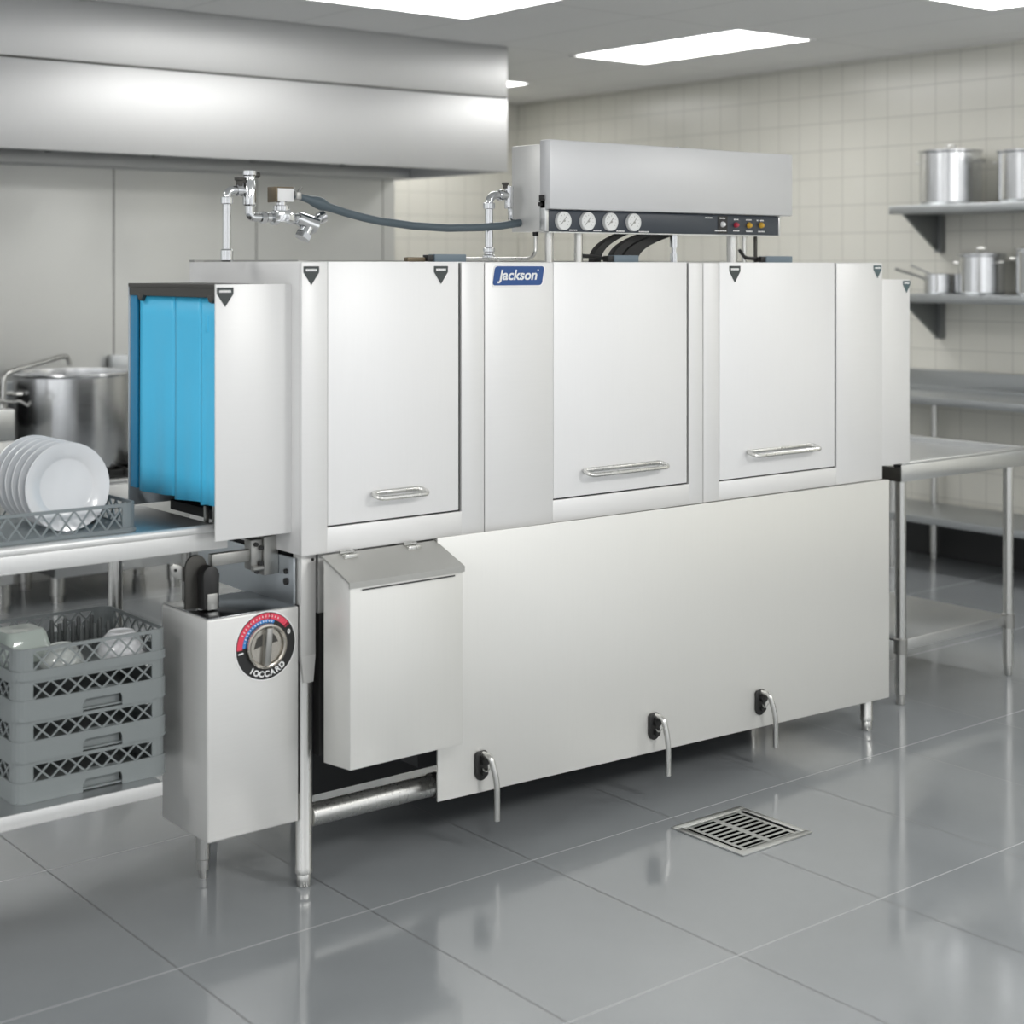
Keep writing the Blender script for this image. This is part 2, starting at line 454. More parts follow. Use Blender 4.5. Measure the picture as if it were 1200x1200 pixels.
for y in (3.93, 3.535):
    P(MB().prism([(y - .022, CZ1 + .002), (y + .018, CZ1 + .002), (y + .012, CZ1 - .014), (y - .004, CZ1 - .018)], 'x', EX - .001, EX + .010, .001), 'curtain_clip', 'dark_metal')
# clip embossed on the near strip
P(MB().box(EX + .0115, EX + .0145, 3.571, 3.585, 1.435, 1.475, .001), 'curtain_tab', 'blue')
# dark interior behind the curtain and the conveyor bed under it
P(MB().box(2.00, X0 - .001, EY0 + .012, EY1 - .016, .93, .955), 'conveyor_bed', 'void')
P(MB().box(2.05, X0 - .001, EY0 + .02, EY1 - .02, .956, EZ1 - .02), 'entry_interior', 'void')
P(MB().box(1.952, 1.972, 3.60, 3.66, .93, .990, .002).box(1.955, 1.965, 3.70, 3.712, .93, .975, .001).box(1.950, 1.99, 3.60, 3.712, .915, .93), 'conveyor_pawl', 'dull')

# exit tunnel
P(MB().box(X1, 4.651, EY0, EY0 + .008, .898, EZ1 - .004, .001).box(X1, 4.651, EY0 + .008, EY1, EZ1 - .014, EZ1 - .004)
  .box(X1, 4.651, EY1 - .01, EY1, .95, EZ1 - .014), 'exit_tunnel', 'hood')

# skirt, lower tank, base frame
sk = MB(); sk.prism([(2.509, .158), (4.439, .110), (4.439, .862), (2.509, .868)], 'y', 3.436, 3.442, .001)
P(sk, 'skirt_panel', 'skirt')
P(MB().box(2.509, 4.436, 3.443, 3.459, .80, .862), 'skirt_return', 'dull')
P(MB().box(2.30, 4.40, 3.50, 4.0, .34, .862, .004), 'wash_tank', 'dull')
P(MB().box(2.42, 4.43, 4.045, 4.055, .02, .862, .002).box(2.56, 4.35, 3.60, 4.0, .20, .34), 'light_blocker', 'under')  # added to block light from behind and darken the floor beneath
P(MB().box(2.176, 2.30, 3.505, 3.56, .70, .862, .002), 'tank_end_plate', 'casing')
P(MB().box(2.176, 2.30, 3.50, 3.57, .33, .70, .002), 'tank_end_cover', 'iron')
# galvanised end plate under the tunnel
zp = MB(); zp.prism([(3.512, .722), (4.03, .728), (4.03, .850), (3.512, .850)], 'x', 2.106, 2.112, .001)
pl = P(zp, 'end_plate', 'zinc')
for y, z, r in ((3.545, .812, .007), (3.545, .786, .009)):
    MB().cyl((2.106, y, z), (2.100, y, z), r).build('bolt', 'black', pl)
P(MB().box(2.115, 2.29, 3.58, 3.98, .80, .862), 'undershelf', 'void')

def leg(x, y, top, angle=False):
    l = MB()
    if angle: top = .585
    l.lathe([(0, .035), (.0225, .035), (.0225, .05), (.0215, .052), (.0215, top), (0, top)], (x, y, 0), 24)
    o = l.build('leg', 'tube', dw)
    if angle:
        l = MB()
        l.prism([(x - .021, y + .019), (x - .021, y - .023), (x + .021, y - .023), (x + .021, y - .017), (x - .015, y - .017), (x - .015, y + .019)], 'z', .60, .862, .0008)
        l.loft([[(x - .021, y - .023, .60), (x + .021, y - .023, .60), (x + .021, y - .012, .60), (x - .021, y + .019, .60)],
                [(x - .014, y - .0235, .53), (x + .014, y - .0235, .53), (x + .018, y + .012, .53), (x - .016, y + .016, .53)]], cap=True)
        l.build('angle_bracket', 'casing', o)
    f = MB(); f.lathe([(0, 0), (.0165, 0), (.0185, .004), (.0185, .03), (.016, .0345), (0, .0345)], (x, y, 0), 20)
    f.build('foot', 'tube', o)
    return o
l0 = leg(2.139, 3.515, .60, True)
MB().cyl((2.150, 3.4915, .845), (2.150, 3.489, .845), .004).build('bolt', 'black', l0)
leg(4.372, 3.480, .5); leg(2.139, 4.02, .862); leg(4.372, 4.02, .5)
P(MB().tube([(2.158, 3.52, .177), (4.352, 3.52, .160)], .029, 20), 'cross_tube', 'tube')
P(MB().lathe([(.0295, 0), (.033, 0), (.033, .02), (.0295, .02)], (2.545, 3.52, .174), 20, Matrix.Rotation(pi / 2, 4, 'Y')), 'tube_collar', 'dark_metal')

# motor cover box
mx0, mx1 = 2.157, 2.509
mb = MB(); mb.prism([(3.45, .330), (3.325, .340), (3.325, .806), (3.45, .852)], 'x', mx0, mx1, .003)
cov = P(mb, 'motor_cover', 'skirt')
lid = MB(); lid.prism([(3.3205, .795), (3.3205, .810), (3.452, .860), (3.452, .853), (3.325, .8065), (3.325, .795)], 'x', mx0 - .004, mx1 + .004)
lid.build('lid', 'lid', cov)
for x in (2.225, 2.425):
    h = MB(); h.cyl((x - .02, 3.448, .862), (x + .02, 3.448, .862), .005, seg=10); h.box(x - .018, x + .022, 3.425, 3.447, .848, .8575, .001)
    h.build('hinge', 'tube', cov)
MB().box(2.19, 2.48, 3.3195, 3.3204, .787, .7905).build('lid_shadow_line', 'gap', cov)

# drain valves with lever handles
for (px_, pz_, ex_, ez_) in ((2.653, .226, 2.668, .088), (3.309, .214, 3.319, .080), (3.778, .205, 3.794, .074)):
    d = MB()
    poly = [(px_ + .021 * cos(a) + 0, pz_ - .016 + .021 * sin(a)) for a in [radians(180 + 18 * k) for k in range(11)]]
    poly += [(px_ + .021, pz_ + .036), (px_ + .014, pz_ + .043), (px_ - .014, pz_ + .043), (px_ - .021, pz_ + .036)]
    d.prism(poly, 'y', 3.427, 3.436, .002)
    d.cyl((px_ + .006, 3.428, pz_ + .018), (px_ + .006, 3.415, pz_ + .018), .013)
    d.cyl((px_ + .006, 3.428, pz_ - .016), (px_ + .006, 3.419, pz_ - .016), .010)
    dv = P(d, 'drain_valve', 'black')
    r = MB(); r.tube(fillet([(px_ + .004, 3.430, pz_ + .034), (px_ + .004, 3.395, pz_ + .036), (ex_, 3.380, pz_ - .03), (ex_, 3.380, ez_)], .05, 8), .0085, 12)
    r.build('lever', 'tube', dv)
    MB().tube([(px_ + .014 * cos(a) + .006, 3.414, pz_ + .006 + .016 * sin(a)) for a in [radians(200 + 14 * k) for k in range(11)]], .002, 6).build('spring_ring', 'tube', dv)

# badges: small shields and the blue logo plate
def shield(x, y, z, w, mat):
    s = MB(); h = w * 1.05
    def out(k): return [(x - w / 2 * k, z), (x + w / 2 * k, z), (x + w / 2 * k, z - h * .33), (x, z - h * k), (x - w / 2 * k, z - h * .33)]
    s.prism(out(1), 'y', y - .0015, y, .0)
    o = P(s, 'shield_badge', mat)
    m = MB(); wv = w * .72; n = 6
    for k in range(n):
        xa = x - wv / 2 + wv * k / n
        m.box(xa, xa + wv / n * .82, y - .0022, y - .0015, z - h * .26, z - h * .14)
    m.build('badge_mark', 'white', o)
shield(1.908, EY0, 1.547, .046, 'shield'); shield(2.127, YF, 1.600, .046, 'shield'); shield(2.536, YF - .001, 1.6005, .046, 'shield')
shield(3.690, YF - .001, 1.601, .050, 'shield'); shield(4.405, YF, 1.603, .042, 'shield_teal'); shield(4.632, EY0, 1.548, .040, 'shield_teal')
lx0, lx1, lz0, lz1 = 2.7135, 2.902, 1.5465, 1.600
def slant(x0, x1, z0, z1, r, sh, n=5):
    return [(p[0] + (p[1] - z0) * sh, p[1]) for p in rounded_rect(x0, x1, z0, z1, r, n)]
lb = MB(); lb.prism(slant(lx0 - .004, lx1 - .010 + .004, lz0 - .004, lz1 + .004, .011, .18), 'y', YF - .0012, YF)
border = P(lb, 'logo_border', 'white')
lb = MB(); lb.prism(slant(lx0, lx1 - .010, lz0, lz1, .009, .18), 'y', YF - .0022, YF - .0012)
plate = P(lb, 'logo_plate', 'logo')
tx = MB(); add_text(tx, 'Jackson', .0400, ((lx0 + lx1) / 2 - .003, YF - .0027, (lz0 + lz1) / 2 + .001), offset=.0008, shear=.20, xs=1.13)
tx.box(lx1 - .026, lx1 - .022, YF - .003, YF - .0022, lz1 - .013, lz1 - .009)
tx.build('lettering', 'white', plate)

# control box on top
cy0 = 3.575
cb = MB(); cb.box(3.032, 4.085, 3.625, 3.77, 1.704, 1.966, .003)
P(cb, 'control_box', 'casing')
cv = MB(); cv.box(3.022, 4.098, cy0, 3.624, 1.770, 1.977, .004)
cv.box(3.55, 3.556, cy0 - .001, cy0 + .01, 1.975, 1.980)
P(cv, 'control_box_cover', 'cover')
cs = MB(); cs.box(3.036, 4.052, 3.600, 3.624, 1.704, 1.769, .001)
con = P(cs, 'console_strip', 'console')
MB().box(3.022, 3.0355, 3.598, 3.624, 1.704, 1.80, .001).box(4.053, 4.062, 3.598, 3.624, 1.704, 1.769, .001).box(3.036, 4.052, 3.5985, 3.624, 1.7005, 1.7035).build('console_end_cap', 'brushed', con)
MB().cyl((3.020, 3.612, 1.785), (3.010, 3.612, 1.785), .006).box(3.012, 3.021, 3.600, 3.615, 1.795, 1.812).build('latch', 'black', con)
for x in (3.090, 3.187, 3.281, 3.378):
    g = MB(); g.lathe([(0, .010), (.023, .010), (.0245, .012), (.0275, .011), (.0285, 0), (0, 0)], (x, 3.5995, 1.7365), 28, Matrix.Rotation(pi / 2, 4, 'X'))
    go = P(g, 'pressure_gauge', 'gauge')
    nd = MB(); nd.bar((x - .012, 3.589, 1.726), (x + .008, 3.589, 1.748), .0022, .001, (0, 1, 0))
    nd.cyl((x, 3.5895, 1.7365), (x, 3.5875, 1.7365), .0035, seg=10)
    nd.build('gauge_needle', 'dull', go)
    nd = MB()
    for k in range(9):
        a = radians(-40 + 32.5 * k)
        nd.bar((x + .016 * cos(a), 3.5892, 1.7365 + .016 * sin(a)), (x + .020 * cos(a), 3.5892, 1.7365 + .020 * sin(a)), .0012, .0008, (0, 1, 0))
    nd.build('gauge_marking', 'dull', go)
MB().box(3.760, 3.805, 3.5985, 3.600, 1.708, 1.764).build('switch_plate', 'black', con)
for x, m_, z, r in ((3.781, 'white', 1.737, .0095), (3.845, 'redlens', 1.736, .009), (3.908, 'amber', 1.736, .010), (3.967, 'amber', 1.737, .010)):
    k_ = MB(); k_.lathe([(0, .012), (r * .55, .012), (r * .75, .009), (r, .004), (r, 0), (0, 0)], (x, 3.5995, z), 18, Matrix.Rotation(pi / 2, 4, 'X'))
    ko = k_.build('indicator_lamp', m_, con)
    ko['label'] = {'white': 'white push button', 'redlens': 'red indicator lamp', 'amber': 'amber indicator lamp'}[m_]
mk = MB()
for x0_, x1_, z in ((3.118, 3.150, 1.709), (3.215, 3.248, 1.709), (3.31, 3.345, 1.7085), (3.405, 3.45, 1.708), (3.70, 3.735, 1.7575),
                    (3.768, 3.795, 1.757), (3.835, 3.858, 1.754), (3.893, 3.921, 1.754), (3.945, 3.953, 1.753), (3.962, 3.980, 1.753),
                    (3.745, 3.80, 1.716), (3.832, 3.862, 1.717), (3.893, 3.925, 1.716), (3.952, 3.985, 1.716)):
    n = max(3, int((x1_ - x0_) / .006))
    for k in range(n):
        xa = x0_ + (x1_ - x0_) * k / n
        mk.box(xa, xa + (x1_ - x0_) / n * .7, 3.5978, 3.5984 if x0_ < 3.75 or x0_ > 3.81 else 3.5984, z - .002, z + .002)
mk.build('console_marking', 'white', con)
# posts and fittings between box and hood
for x, y, r, m_ in ((3.072, 3.640, .012, 'tube'), (3.100, 3.66, .006, 'tube'), (3.190, 3.64, .013, 'tube'), (3.870, 3.64, .018, 'tube'), (3.928, 3.64, .008, 'tube'), (4.005, 3.66, .006, 'tube'), (3.985, 3.64, .006, 'dark_metal')):
    P(MB().cyl((x, y, ZT), (x, y, 1.704), r, seg=16), 'support_post', m_)
q = MB(); q.cyl((3.600, 3.64, 1.66), (3.600, 3.64, 1.704), .014, seg=16); q.cyl((3.600, 3.64, ZT), (3.600, 3.64, 1.642), .013, seg=12); q.cyl((3.600, 3.64, 1.640), (3.600, 3.64, 1.662), .009, seg=12)
P(q, 'pipe_union', 'chrome')
P(MB().tube(fillet([(3.205, 3.64, 1.632), (3.25, 3.64, 1.630), (3.29, 3.62, 1.622)], .02), .006, 8), 'cable', 'black')
P(MB().tube(fillet([(3.905, 3.64, 1.655), (3.91, 3.62, 1.628), (3.98, 3.615, 1.624), (4.02, 3.610, 1.624)], .02), .006, 8), 'cable', 'black')
for x0_, x1_ in ((2.612, 2.722), (3.295, 3.397), (3.985, 4.115)):
    o = P(MB().box(x0_, x1_, 3.590, 3.625, ZT, ZT + .022, .002), 'door_switch', 'block')
    MB().box(x0_ - .022, x0_ - .0005, 3.594, 3.62, ZT + .002, ZT + .02, .002).build('switch_end', 'black', o)
P(MB().box(2.525, 2.588, 3.60, 3.62, ZT, ZT + .014, .004), 'hinge_block', 'bronze')
# black ribbed duct bands curving under the box
for k, (xb, xt, w) in enumerate(((3.29, 3.40, .030), (3.37, 3.50, .034), (3.43, 3.585, .062))):
    ring = []
    for j in range(9):
        u = j / 8
        xx = xb + (xt - xb) * (u ** 1.8); zz = ZT + .001 + (1.704 - ZT - .002) * (u ** .75)
        ring.append([(xx - w * .5, 3.665, zz), (xx + w * .5 * (1 + .8 * u), 3.665, zz), (xx + w * .5 * (1 + .8 * u), 3.69, zz), (xx - w * .5, 3.69, zz)])
    P(MB().loft(ring, cap=True), 'duct_band', 'iron')

# chrome inlet pipework, left
PY = 3.75
def pipe(pts, r=.0105, fr=.03): return fillet(pts, fr, 6) , r
w = MB(); a_, r_ = pipe([(2.044, PY, ZT), (2.044, PY, 1.803), (2.111, PY, 1.803)], .0115, .022); w.tube(a_, r_, 16)
inlet = P(w, 'inlet_pipe', 'chrome')
RY90 = Matrix.Rotation(pi / 2, 4, 'Y')
for prof_, at_, mt_ in (([(.014, 0), (.017, .004), (.017, .03), (.014, .034)], (2.044, PY, ZT), None),
                        ([(.0125, 0), (.0165, .002), (.0165, .018), (.0125, .02)], (2.044, PY, 1.765), None),
                        ([(.0125, 0), (.0155, .002), (.0155, .016), (.0125, .018)], (2.072, PY, 1.803), RY90)):
    MB().lathe(prof_, at_, 18, mt_).build('pipe_collar', 'chrome', inlet)
v = MB(); v.lathe([(0, 0), (.015, 0), (.018, .004), (.018, .06), (.016, .066), (.016, .08), (.019, .083), (.019, .094), (0, .096)], (2.112, PY, 1.762), 20)
v.build('vacuum_breaker', 'chrome', inlet)
v = MB(); v.lathe([(0, 0), (.010, 0), (.010, .012), (.014, .016), (.014, .022), (0, .023)], (2.082, PY, 1.815), 16); v.box(2.074, 2.112, PY - .006, PY + .006, 1.822, 1.832, .002)
v.cyl((2.128, PY, 1.846), (2.141, PY, 1.846), .008, seg=12)
v.build('valve_cap', 'dark_metal', inlet)
v = MB(); a_, r_ = pipe([(2.112, PY, 1.765), (2.112, PY, 1.732), (2.215, PY, 1.732)], .0115, .035); v.tube(a_, r_, 16); v.build('lower_elbow', 'chrome', inlet)
for x, r, l in ((2.146, .0165, .014), (2.164, .013, .012), (2.182, .0205, .014), (2.232, .018, .014), (2.250, .013, .014), (2.266, .016, .008)):
    MB().lathe([(0, 0), (r, 0), (r, l), (0, l)], (x, PY, 1.732), 8 if r > .015 else 16, RY90).build('pipe_fitting', 'chrome', inlet)
v = MB(); v.prism([(2.185, 1.720), (2.24, 1.720), (2.24, 1.744), (2.228, 1.756), (2.19, 1.752)], 'y', PY - .018, PY + .018, .003)
v.lathe([(0, 0), (.022, 0), (.022, .012), (.014, .014), (.014, .026), (0, .026)], (2.210, PY, 1.752), 18)
v.build('solenoid_body', 'chrome', inlet)
v = MB(); v.box(2.186, 2.239, PY - .022, PY + .022, 1.776, 1.812, .002); v.build('solenoid_coil', 'white', inlet)
v = MB(); v.box(2.181, 2.1855, PY - .024, PY + .024, 1.774, 1.816, .001); v.box(2.186, 2.239, PY - .023, PY + .023, 1.8125, 1.8155); v.build('coil_frame', 'bronze', inlet)
v = MB(); v.tube([(2.262, PY, 1.732), (2.318, PY, 1.712)], [.019, .024], 16); v.tube([(2.300, PY, 1.716), (2.282, PY, 1.686)], .019, 14); v.tube([(2.284, PY, 1.690), (2.276, PY, 1.676)], .024, 6)
v.tube([(2.31, PY, 1.722), (2.338, PY, 1.736)], .013, 12); v.tube([(2.332, PY, 1.733), (2.346, PY, 1.740)], .018, 12)
v.build('strainer', 'chrome', inlet)
hp = [(2.240, 1.792), (2.262, 1.789), (2.287, 1.783), (2.310, 1.777), (2.325, 1.772), (2.345, 1.765), (2.404, 1.750), (2.46, 1.738), (2.519, 1.728), (2.637, 1.7165), (2.76, 1.712), (2.887, 1.716), (2.96, 1.722), (3.033, 1.732)]
hr = [.008, .009, .011, .017, .018, .0125] + [.0115] * 8
P(MB().tube([(x, PY - .02, z) for x, z in hp], hr, 12), 'supply_hose', 'hose')
P(MB().box(2.240, 2.256, PY - .032, PY - .008, 1.782, 1.803, .002).cyl((2.25, PY - .02, 1.80), (2.262, PY - .02, 1.815), .004, seg=8).cyl((2.246, PY - .02, 1.80), (2.236, PY - .02, 1.815), .004, seg=8), 'hose_clip', 'dull')
# riser beside the control box
w = MB(); w.tube(fillet([(2.929, PY, ZT), (2.929, PY, 1.815), (3.000, PY, 1.815)], .03, 6), .0125, 16)
riser = P(w, 'riser_pipe', 'chrome')
for prof_, at_, mt_ in (([(.015, 0), (.019, .003), (.019, .02), (.015, .024), (.015, .03), (.018, .032), (.018, .042), (.013, .044)], (2.929, PY, ZT), None),
                        ([(.013, 0), (.018, .002), (.018, .018), (.013, .02)], (2.929, PY, 1.772), None),
                        ([(.013, 0), (.0165, .002), (.0165, .014), (.013, .016)], (2.965, PY, 1.815), RY90)):
    MB().lathe(prof_, at_, 18, mt_).build('pipe_collar', 'chrome', riser)
v = MB(); v.lathe([(0, 0), (.012, 0), (.014, .003), (.014, .068), (0, .070)], (3.006, PY, 1.775), 16); v.build('vacuum_breaker', 'chrome', riser)
v = MB(); v.lathe([(0, 0), (.008, 0), (.008, .01), (.011, .012), (.011, .018), (0, .019)], (2.992, PY, 1.836), 12); v.build('valve_cap', 'dark_metal', riser)
v = MB(); v.tube([(3.012, PY, 1.776), (3.014, PY, 1.745), (3.022, PY, 1.735)], .009, 10); v.build('drop_pipe', 'chrome', riser)
P(MB().tube(fillet([(2.70, 3.70, ZT + .008), (3.045, 3.70, ZT + .010), (3.070, 3.70, 1.640), (3.070, 3.70, 1.705)], .03, 8), .0055, 10), 'thin_tube', 'tube')
P(MB().lathe([(0, 0), (.009, 0), (.009, .012), (0, .012)], (3.070, 3.70, 1.692), 12), 'tube_nut', 'black')

# table latch under the entry
la = MB(); la.box(1.920, 2.030, 3.600, 3.622, .838, .868, .002)
lat = P(la, 'latch_arm', 'dull')
la = MB(); la.prism([(1.882 + .030 * cos(radians(a)) + .0, .838 + .032 * sin(radians(a))) for a in range(180, -1, -15)] + [(1.914, .735), (1.852, .735)], 'y', 3.612, 3.620, .001)
la.build('hook_plate', 'dark_metal', lat)
la = MB(); la.prism([(1.906 + .022 * cos(radians(a)), .822 + .022 * sin(radians(a))) for a in range(180, -1, -15)] + [(1.928, .735), (1.884, .735)], 'y', 3.575, 3.611, .004)
la.build('roller_arm', 'black', lat)
la = MB(); la.box(1.893, 1.922, 3.572, 3.576, .7345, .775, .002); la.build('clip', 'dull', lat)
la = MB(); la.prism([(1.815, .846), (1.825, .852), (1.862, .838), (1.862, .800), (1.820, .822)], 'y', 3.622, 3.626, .0005)
la.build('trigger', 'dull', lat)
MB().cyl((1.829, 3.6215, .836), (1.829, 3.619, .836), .004, seg=10).build('trigger_hole', 'black', lat)
la = MB(); la.box(2.028, 2.062, 3.592, 3.630, .815, .895, .005); la.cyl((2.03, 3.59, .820), (2.06, 3.59, .820), .008, seg=10)
la.box(2.062, 2.105, 3.585, 3.637, .80, .900, .002)
la.build('pivot_block', 'dull', lat)
for x, z in ((2.040, .882), (2.055, .872), (2.053, .832), (2.042, .812)):
    MB().cyl((x, 3.5915, z), (x, 3.584, z), .006, seg=8).build('bolt', 'black', lat)

# ------------------------------------------------------------------ pedestal cabinet with dial
bx0, bx1, by0, by1, bz0, bz1 = 1.854, 2.1145, 3.50, 3.748, .176, .730
pc = thing('pedestal_cabinet', 'upright brushed steel box with round red, blue and black dial beside the front leg', 'control box', (1.98, 3.62, 0))
MB().box(bx0, bx1, by0, by1, bz0, bz1 - .002, .005, 3).build('casing', 'casing', pc)
MB().box(bx0 + .004, bx1 - .004, by0 + .004, by1 - .002, bz1 - .003, bz1, .001).build('top_plate', 'mirror', pc)
MB().box(bx1, bx1 + .0022, by0 + .003, by0 + .05, bz0 + .07, bz1, .0005).build('edge_gasket', 'black', pc)
for fx, fy in ((1.962, 3.726),):
    f = MB(); f.lathe([(0, .0), (.010, 0), (.011, .012), (.011, .022), (.016, .024), (.016, .05), (.018, .052), (.018, bz0), (0, bz0)], (fx, fy, 0), 18)
    f.build('foot', 'tube', pc)
dxc, dzc, R0 = 2.0165, .6415, .0845
def disc(r0, r1, a0, a1, y0, y1, n=48):
    """flat ring sector facing -y, angles in degrees counter-clockwise from +x as seen from the front"""
    mb = MB(); pin = []; pout = []
    for k in range(n + 1):
        a = radians(a0 + (a1 - a0) * k / n)
        pout.append((dxc + r1 * cos(a), dzc + r1 * sin(a))); pin.append((dxc + r0 * cos(a), dzc + r0 * sin(a)))
    for i in range(n):
        mb.prism([pin[i], pout[i], pout[i + 1], pin[i + 1]], 'y', y0, y1)
    bmesh.ops.remove_doubles(mb.bm, verts=mb.bm.verts[:], dist=1e-5)
    return mb
ky = by0
d = MB(); d.lathe([(0, .002), (R0 + .003, .002), (R0 + .003, 0), (0, 0)], (dxc, ky, dzc), 64, Matrix.Rotation(pi / 2, 4, 'X'))
d.build('dial_border', 'white', pc)
d = MB(); d.lathe([(0, .003), (R0, .003), (R0, .002), (0, .002)], (dxc, ky, dzc), 64, Matrix.Rotation(pi / 2, 4, 'X'))
dial = d.build('dial_plate', 'black', pc)
disc(.0675, .0825, 35, 181, ky - .0037, ky - .003).build('red_scale', 'red', dial)
disc(.0585, .0668, 68, 178, ky - .0037, ky - .003).build('blue_scale', 'dialblue', dial)
tk = MB()
def word(txt, size, r, ang, roll, off):
    w_ = MB(); add_text(w_, txt, size, (dxc + r * cos(ang), ky - .0036, dzc + r * sin(ang)), offset=off, roll=roll)
    w_.build('lettering', 'white', dial)
for k in range(14):
    a = radians(62 + k * 7.0); r = .075
    tk.bar((dxc + (r - .0022) * cos(a), ky - .0039, dzc + (r - .0022) * sin(a)), (dxc + (r + .0022) * cos(a), ky - .0039, dzc + (r + .0022) * sin(a)), .0018, .0006, (0, 1, 0))
for k in range(13):
    a = radians(74 + k * 7.6); r = .0627
    tk.bar((dxc + (r - .002) * cos(a), ky - .0039, dzc + (r - .002) * sin(a)), (dxc + (r + .002) * cos(a), ky - .0039, dzc + (r + .002) * sin(a)), .0022, .0006, (0, 1, 0))
for ch, ang in zip('IOCCARD', (235, 247, 259.5, 272, 285, 298, 310.5)):
    word(ch, .0205, .0715, radians(ang), radians(ang) + pi / 2, .0006)
word('I', .018, .0715, radians(188), pi / 2 + .15, .0008)
word('0', .016, .0715, radians(22), 0, .0006)
tk.build('scale_marking', 'white', dial)
RX = Matrix.Rotation(pi / 2, 4, 'X')
d = MB(); d.lathe([(.0570, .003), (.0578, .008), (.0558, .013), (.051, .014), (.047, .012), (.045, .005), (0, .005)], (dxc, ky, dzc), 48, RX)
kn = d.build('knob', 'nickel', pc)
d = MB(); d.prism([(dxc - .0085 + .004, dzc + .046), (dxc + .0085 + .004, dzc + .046), (dxc + .009 - .004, dzc - .047), (dxc - .009 - .004, dzc - .047)], 'y', ky - .020, ky - .0045, .002)
d.build('grip_bar', 'dull', kn)
d = MB()
d.prism([(dxc - .035, dzc - .004), (dxc - .012, dzc + .002), (dxc - .010, dzc + .032), (dxc - .026, dzc + .022)], 'y', ky - .0062, ky - .005)
d.prism([(dxc + .012, dzc + .004), (dxc + .034, dzc + .008), (dxc + .026, dzc + .022), (dxc + .014, dzc + .034)], 'y', ky - .0062, ky - .005)
d.build('recess', 'dark_metal', kn)

# ------------------------------------------------------------------ left dish table
TY0, TY1, TZ = 3.565, 4.055, .950
dt = thing('dish_table', 'steel dish table with lower shelf of racks, joined to the machine entry', 'table', (1.4, 3.8, 0))
tx0, tx1 = .70, 1.945
tp = MB(); tp.box(tx0, tx1, TY0 + .02, TY1, TZ - .022, TZ - .012, .001)
tp.build('tabletop', 'shelf', dt)
rm = MB(); rm.box(tx0, tx1, TY0 - .004, TY0 + .020, TZ - .021, TZ, .007, 3)
rm.box(tx0, tx1, TY0 - .001, TY0 + .004, TZ - .062, TZ - .0195, .0015)
rm.box(tx0, tx1, TY0 + .004, TY0 + .03, TZ - .062, TZ - .058)
rm.build('front_rim', 'apron', dt)
MB().box(tx0, tx1 - .08, TY1 - .012, TY1, TZ - .06, TZ - .004, .002).build('rear_rim', 'brushed', dt)
def table_leg(x, y, top, parent, r=.019):
    l = MB(); l.lathe([(0, 0), (.013, 0), (.0165, .006), (.0165, .035), (r, .038), (r, top), (0, top)], (x, y, 0), 20)
    return l.build('leg', 'tube', parent)
MB().cyl((1.838, 3.99, .3335), (1.838, 3.99, TZ - .023), .019, seg=20).build('post', 'tube', dt); table_leg(.95, 3.62, TZ - .062, dt); table_leg(.95, 3.99, TZ - .023, dt)
MB().cyl((1.944, 3.785, .3335), (1.944, 3.785, TZ - .063), .013, seg=16).build('post', 'dull', dt)
sh = MB(); sh.prism([(tx0, 3.565), (1.764, 3.565), (1.764, 3.758), (1.965, 3.758), (1.965, 4.02), (tx0, 4.02)], 'z', .325, .333); sh.build('lower_shelf', 'shelf', dt)
sh = MB(); sh.box(tx0, 1.764, 3.560, 3.5648, .300, .333, .001); sh.build('shelf_edge', 'apron', dt)

